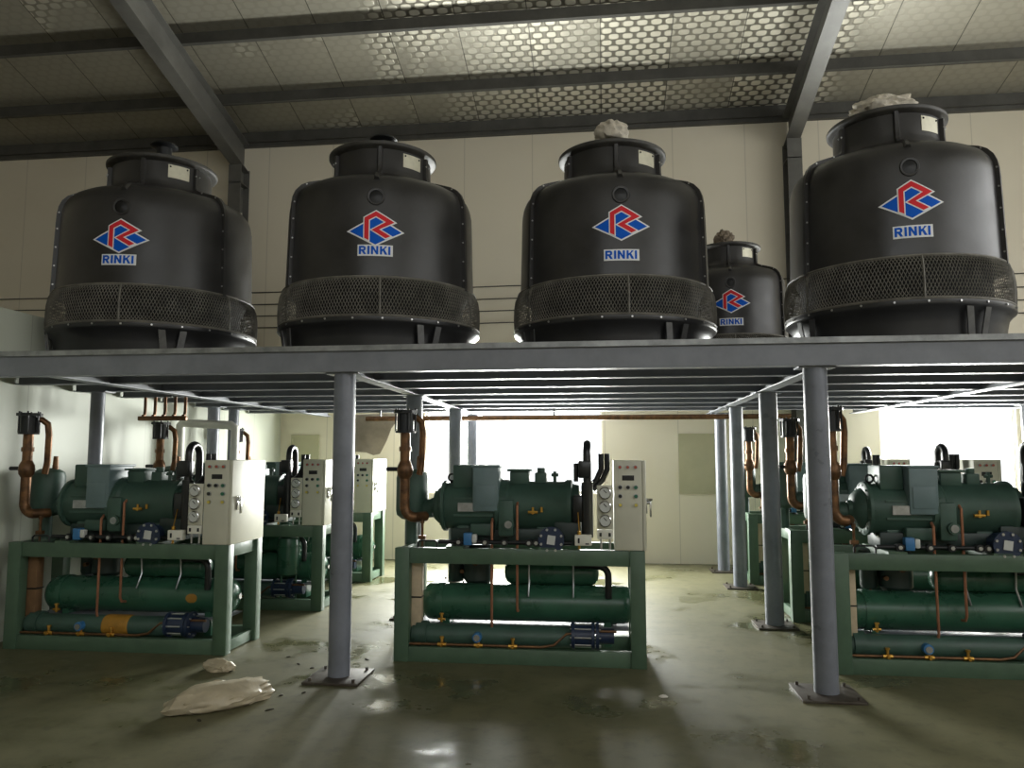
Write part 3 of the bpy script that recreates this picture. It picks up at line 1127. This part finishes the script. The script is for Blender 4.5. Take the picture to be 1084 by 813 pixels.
    b.box((1.5, -.003, .965), (1.515, 0, 1.005), mi=1).box((1.56, -.003, .955), (1.59, 0, .965), mi=1)
    b.cyl((1.51, .03, 1.03), (1.51, .03, 1.06), .016, n=10, mi=2).cyl((1.51, .03, .945), (1.51, .03, .915), .01, n=8, mi=2).cyl((1.51, .03, 1.06), (1.5, .1, 1.2), .005, n=6, mi=2)
    b.build('pressure_switch', ['offwhite', 'dark', 'brass'], t, 'white pressure switch box')
    b = MB().box((1.655, -.005, 1.0), (1.78, .05, 1.072), .006)
    b.box((1.672, -.008, 1.02), (1.69, -.005, 1.05), mi=1).box((1.745, -.008, 1.02), (1.763, -.005, 1.05), mi=1)
    b.cyl((1.685, .02, 1.0), (1.685, .02, .92), .009, n=8, mi=2).cyl((1.755, .02, 1.0), (1.755, .02, .92), .009, n=8, mi=2)
    b.build('pressure_switch', ['offwhite', 'dark', 'bolt'], t, 'white pressure switch box')
    # ---- control panel
    x0, x1, z0, z1 = 1.79, 2.045, .912, 1.625
    cp = MB().box((x0, .0, z0), (x1 - .03, .63, z1), .006).build('control_panel', 'beige', t, 'beige control box with lamps and buttons')
    b = MB().box((x1 - .028, .0, z0), (x1, .63, z1), .005)
    b.build('door', 'beige', cp)
    b = MB().box((x1, .07, 1.2), (x1 + .012, .11, 1.32), .004).cyl((x1 + .01, .09, 1.285), (x1 + .04, .09, 1.285), .014, n=10).box((x1 + .03, .075, 1.17), (x1 + .045, .105, 1.30), .004).cyl((x1 + .01, .06, 1.31), (x1 + .05, .05, 1.31), .01, n=8)
    b.build('door_handle', 'chrome', cp)
    cx = (x0 + x1 - .03) / 2
    for dx_ in (-.062, 0, .062):
        b = MB().cyl((cx + dx_, .0, 1.57), (cx + dx_, -.012, 1.57), .017, n=14).cyl((cx + dx_, -.012, 1.57), (cx + dx_, -.02, 1.57), .012, n=14, mi=1)
        b.build('lamp', ['galv', 'redlamp'], cp)
    b = MB().box((cx - .045, -.004, 1.465), (cx + .05, 0, 1.505), .001).box((cx - .038, -.006, 1.472), (cx + .043, -.004, 1.498), mi=1)
    b.build('display', ['dark', 'black'], cp)
    for dx_, z, mm in ((-.062, 1.41, 'black'), (0, 1.41, 'black'), (.062, 1.41, 'greenbtn'), (-.062, 1.34, 'black'), (.062, 1.34, 'greenbtn')):
        b = MB().cyl((cx + dx_, 0, z), (cx + dx_, -.01, z), .019, n=14).cyl((cx + dx_, -.01, z), (cx + dx_, -.022, z), .014, n=14, mi=1)
        b.build('button', ['galv', mm], cp)
    for dx_ in (-.062, .062):
        b = MB().cyl((cx + dx_, 0, 1.27), (cx + dx_, -.008, 1.27), .018, n=14).cyl((cx + dx_, -.008, 1.27), (cx + dx_, -.018, 1.27), .013, n=14, mi=1)
        b.build('indicator', ['galv', 'yellow'], cp)
    return t


uproto = make_unit()
UN = [(-1.72, 6.27, 'green chiller unit in the middle, its compressor against the bright window'),
      (-5.19, 6.27, 'green chiller unit at the front left beside the white partition'),
      (-5.07, 8.15, 'green chiller unit second in the left row, directly behind the front left one'),
      (-5.13, 10.1, 'green chiller unit deepest in the left row, under the torn hanging sheet'),
      (1.74, 6.3, 'green chiller unit at the front right, cut by the right edge of the photo'),
      (1.86, 8.2, 'green chiller unit second in the right row, behind the front right column'),
      (1.86, 10.5, 'green chiller unit deepest in the right row, near the back wall')]
units = []
for i, (x, y, lab) in enumerate(UN):
    o = uproto if i == 0 else copy_tree(uproto)
    o.location = (x, y, 0)
    tag(o, lab, 'chiller', 'green water chiller units under the platform')
    units.append(o)


def child(u, base):
    return [c for c in u.children if c.name.split('.')[0] == base]


# what differs from unit to unit
for u in (units[1], units[4]):
    c = child(u, 'insulated_riser')[0]
    c.data = c.data.copy()
    c.data.materials[0] = M['lagbrown'] if u is units[1] else M['lag']
b = MB().lathe([(.085, .86), (.091, .88), (.091, 1.08), (.085, 1.1)], origin=(0, .15, .195), axis='x', n=20)
b.build('header_sleeve', 'sleeve', units[1], 'yellow-brown wrapped sleeve')
MB().lathe([(.002, 1.3), (.05, 1.3)], n=4).bm.free()
b = MB()
rings = []
for a in range(-14, 15, 4):
    aa = math.radians(a)
    h = .052 * math.sqrt(max(0, 1 - (a / 15) ** 2))
    rings.append([(1.6 - h, .36 - .157 * math.cos(aa), .425 + .157 * math.sin(aa)), (1.6 + h, .36 - .157 * math.cos(aa), .425 + .157 * math.sin(aa)),
                  (1.6 + h, .36 - .153 * math.cos(aa), .425 + .153 * math.sin(aa)), (1.6 - h, .36 - .153 * math.cos(aa), .425 + .153 * math.sin(aa))])
b.ring(rings)
b.build('round_sticker', 'sleeve', child(units[1], 'condenser_tank')[0])
for u in (units[2], units[3]):
    b = MB()
    cx, cy = 1.58, .17
    b.lathe([(.02, .33), (.08, .34), (.115, .37), (.122, .41), (.122, .72), (.11, .76), (.06, .79), (.02, .795)], origin=(cx, cy, 0), n=28)
    b.lathe([(.126, .45), (.126, .47)], origin=(cx, cy, 0), n=28).lathe([(.126, .66), (.126, .68)], origin=(cx, cy, 0), n=28)
    b.cyl((cx, cy, .79), (cx, cy, .92), .025, n=12)
    for k in range(3):
        a = 2 * PI * k / 3
        b.cyl((cx + .09 * math.cos(a), cy + .09 * math.sin(a), .06), (cx + .09 * math.cos(a), cy + .09 * math.sin(a), .4), .012, n=8)
    b.build('oil_separator', 'tank', u)

# ------------------------------------------------------------------ pipes, sheet, hatches
b = MB()
yy = 8.97
b.tube([(-5.2, yy, .0), (-5.2, yy, 2.03), (-5.17, yy, 2.07), (-4.55, yy, 2.04), (-4.49, yy, 2.0), (-4.48, yy, 0)], .055, n=16)
pp = b.build('insulated_pipe_loop', 'whitepipe')
tag(pp, 'white lagged pipe hoop standing behind the second left chiller', 'pipe')

rk = thing('copper_pipe_rack', 'cluster of copper pipe drops bracketed under the platform beside the partition', 'pipe', (-4.95, 7.75, 2.29))
for i in range(5):
    x = .02 + i * .115
    MB().tube([(x, .04, .005), (x, .04, -.15), (x, .03, -.19), (x, 0, -.2)], .017, n=10).build('drop_pipe', 'copper', rk)
MB().box((-.03, -.02, -.25), (.52, .03, -.2), .01).build('header_tray', 'copper', rk)

b = MB().tube([(-3.4, 10.75, 2.2), (2.5, 10.75, 2.2)], .035, n=12)
o = b.build('copper_header_pipe', 'copper')
tag(o, 'long brown copper pipe running under the back of the platform', 'pipe')
for x in (-3.2, -.7, 2.3):
    MB().box((x, 10.735, 2.2), (x + .02, 10.765, 2.32)).build('hanger', 'dark', o)

# torn sheet hanging from the platform over the deep left chiller
pts = [(-4.02, 2.29), (-3.23, 2.31), (-3.25, 2.16), (-3.33, 2.06), (-3.38, 1.9), (-3.45, 1.82), (-3.47, 1.7), (-3.56, 1.68), (-3.66, 1.72), (-4.02, 1.74)]
bm = bmesh.new()
vs = [bm.verts.new((p[0], 11.3, p[1])) for p in pts]
bm.faces.new(vs)
bmesh.ops.triangulate(bm, faces=bm.faces[:])
for xx in [-4 + .08 * i for i in range(10)]:
    bmesh.ops.bisect_plane(bm, geom=bm.verts[:] + bm.edges[:] + bm.faces[:], plane_co=(xx, 0, 0), plane_no=(1, 0, 0))
for zz in [1.7 + .08 * i for i in range(8)]:
    bmesh.ops.bisect_plane(bm, geom=bm.verts[:] + bm.edges[:] + bm.faces[:], plane_co=(0, 0, zz), plane_no=(0, 0, 1))
for v in bm.verts:
    k = 2.3 - v.co.z
    v.co.y += .1 * k * math.sin(v.co.x * 7) - .25 * k * k
    v.co.x += .13
ext = bmesh.ops.extrude_face_region(bm, geom=bm.faces[:])
for v in ext['geom']:
    if isinstance(v, bmesh.types.BMVert):
        v.co.y += .006
mb = MB()
mb.bm.free()
mb.bm = bm
tag(mb.build('hanging_sheet', 'torn'), 'torn brown-grey insulation sheet hanging below the platform in front of the back wall', 'sheet')

for (x0, x1, z0, z1, lab) in ((1.16, 1.78, 1.08, 2.02, 'pale olive flat hatch cover on the back wall right of the big window'),
                              (-5.2, -4.72, 1.1, 2.02, 'pale olive flat hatch cover on the back wall next to the partition')):
    h = thing('wall_hatch', lab, 'hatch', ((x0 + x1) / 2, YW, z0))
    w, hh = (x1 - x0) / 2, z1 - z0
    MB().box((-w + .03, -.02, .03), (w - .03, -.002, hh - .03)).build('cover', 'hatch', h)
    MB().box((-w, -.028, 0), (w, 0, .035)).box((-w, -.028, hh - .035), (w, 0, hh)).box((-w, -.028, .035), (-w + .035, 0, hh - .035)).box((w - .035, -.028, .035), (w, 0, hh - .035)).build('surround', 'hatch', h)

# ------------------------------------------------------------------ litter on the floor
crumple('plastic_bag', (-2.56, 5.06, 0), (.33, .15, .095), 2.2, .22, 'plastic', 'large crumpled pale plastic bag lying on the floor left of the front column', 'bag', None, .55, math.radians(48), 4, 1.6)
crumple('plastic_bag', (-3.0, 5.86, 0), (.12, .075, .055), 5.7, .3, 'plastic', 'small crumpled plastic bag at the foot of the front left chiller', 'bag', None, .5, math.radians(-12), 4, 1.8)
crumple('plastic_scrap', (-2.78, 5.42, 0), (.07, .04, .035), 9.7, .35, 'plastic', 'small clear plastic scrap just behind the large plastic bag', 'scrap', None, .5, .5, 3, 1.8)
crumple('paper_scrap', (.385, 5.58, 0), (.028, .016, .012), 3.1, .3, 'paper', 'tiny white paper scrap alone on the floor of the aisle', 'scrap', None, .4, 0, 3)
rd = random.Random(4)
for (x, y) in ((-2.25, 5.3), (-2.12, 5.38), (-2.45, 6.1), (-2.62, 6.3), (-2.3, 6.0), (-2.55, 4.75), (-2.2, 5.0), (-1.95, 6.3)):
    crumple('grit_lump', (x, y, 0), (.014 + .014 * rd.random(), .01, .006), rd.random() * 20, .5, 'debris', 'small dark dirt lump on the floor around the plastic bags', 'dirt', 'dirt lumps on the floor', .3, rd.random() * 3, 2)

# ------------------------------------------------------------------ light
W = bpy.data.worlds.new('sky')
S.world = W
W.use_nodes = True
bg = W.node_tree.nodes['Background']
bg.inputs[0].default_value = (.93, .97, 1, 1)
bg.inputs[1].default_value = 1.6


def area(name, loc, rot, sx, sy, power, color):
    l = bpy.data.lights.new(name, 'AREA')
    l.shape = 'RECTANGLE'
    l.size, l.size_y = sx, sy
    l.energy = power
    l.color = color
    o = bpy.data.objects.new(name, l)
    o.location = loc
    o.rotation_euler = rot
    COL.objects.link(o)
    return o


DAY = (1, .985, .94)
for i, (x0, x1, z0, z1) in enumerate(WINS):
    area('daylight_back_window_%d' % (i + 1), ((x0 + x1) / 2, YW + .2, (z0 + z1) / 2), (-PI / 2, 0, 0), x1 - x0, z1 - z0, 1500 if i == 0 else 1100, (.98, 1, .95))
area('daylight_right_windows', (XR + .05, (RW[0] + RW[1]) / 2, (RW[2] + RW[3]) / 2), (0, PI / 2, 0), RW[3] - RW[2], RW[1] - RW[0], 290, DAY)
area('daylight_rear_windows', ((BW[0] + BW[1]) / 2, YB - .05, (BW[2] + BW[3]) / 2), (PI / 2, 0, 0), BW[1] - BW[0], BW[3] - BW[2], 75, DAY)

# ------------------------------------------------------------------ camera
cam = bpy.data.cameras.new('camera')
cam.sensor_width = 36
cam.lens = 815 / 1084 * 36
cam.clip_start = .05
co = bpy.data.objects.new('camera', cam)
co.location = (0, 0, 1.65)
co.rotation_euler = (math.radians(90 + 5.432), 0, math.radians(6.826))
COL.objects.link(co)
S.camera = co

S.cycles.use_denoising = True
S.cycles.max_bounces = 10
S.cycles.diffuse_bounces = 5
S.cycles.sample_clamp_indirect = 6
S.view_settings.view_transform = 'Standard'
S.view_settings.look = 'None'
S.view_settings.gamma = 1
S.view_settings.use_curve_mapping = False
S.view_settings.exposure = 0.0
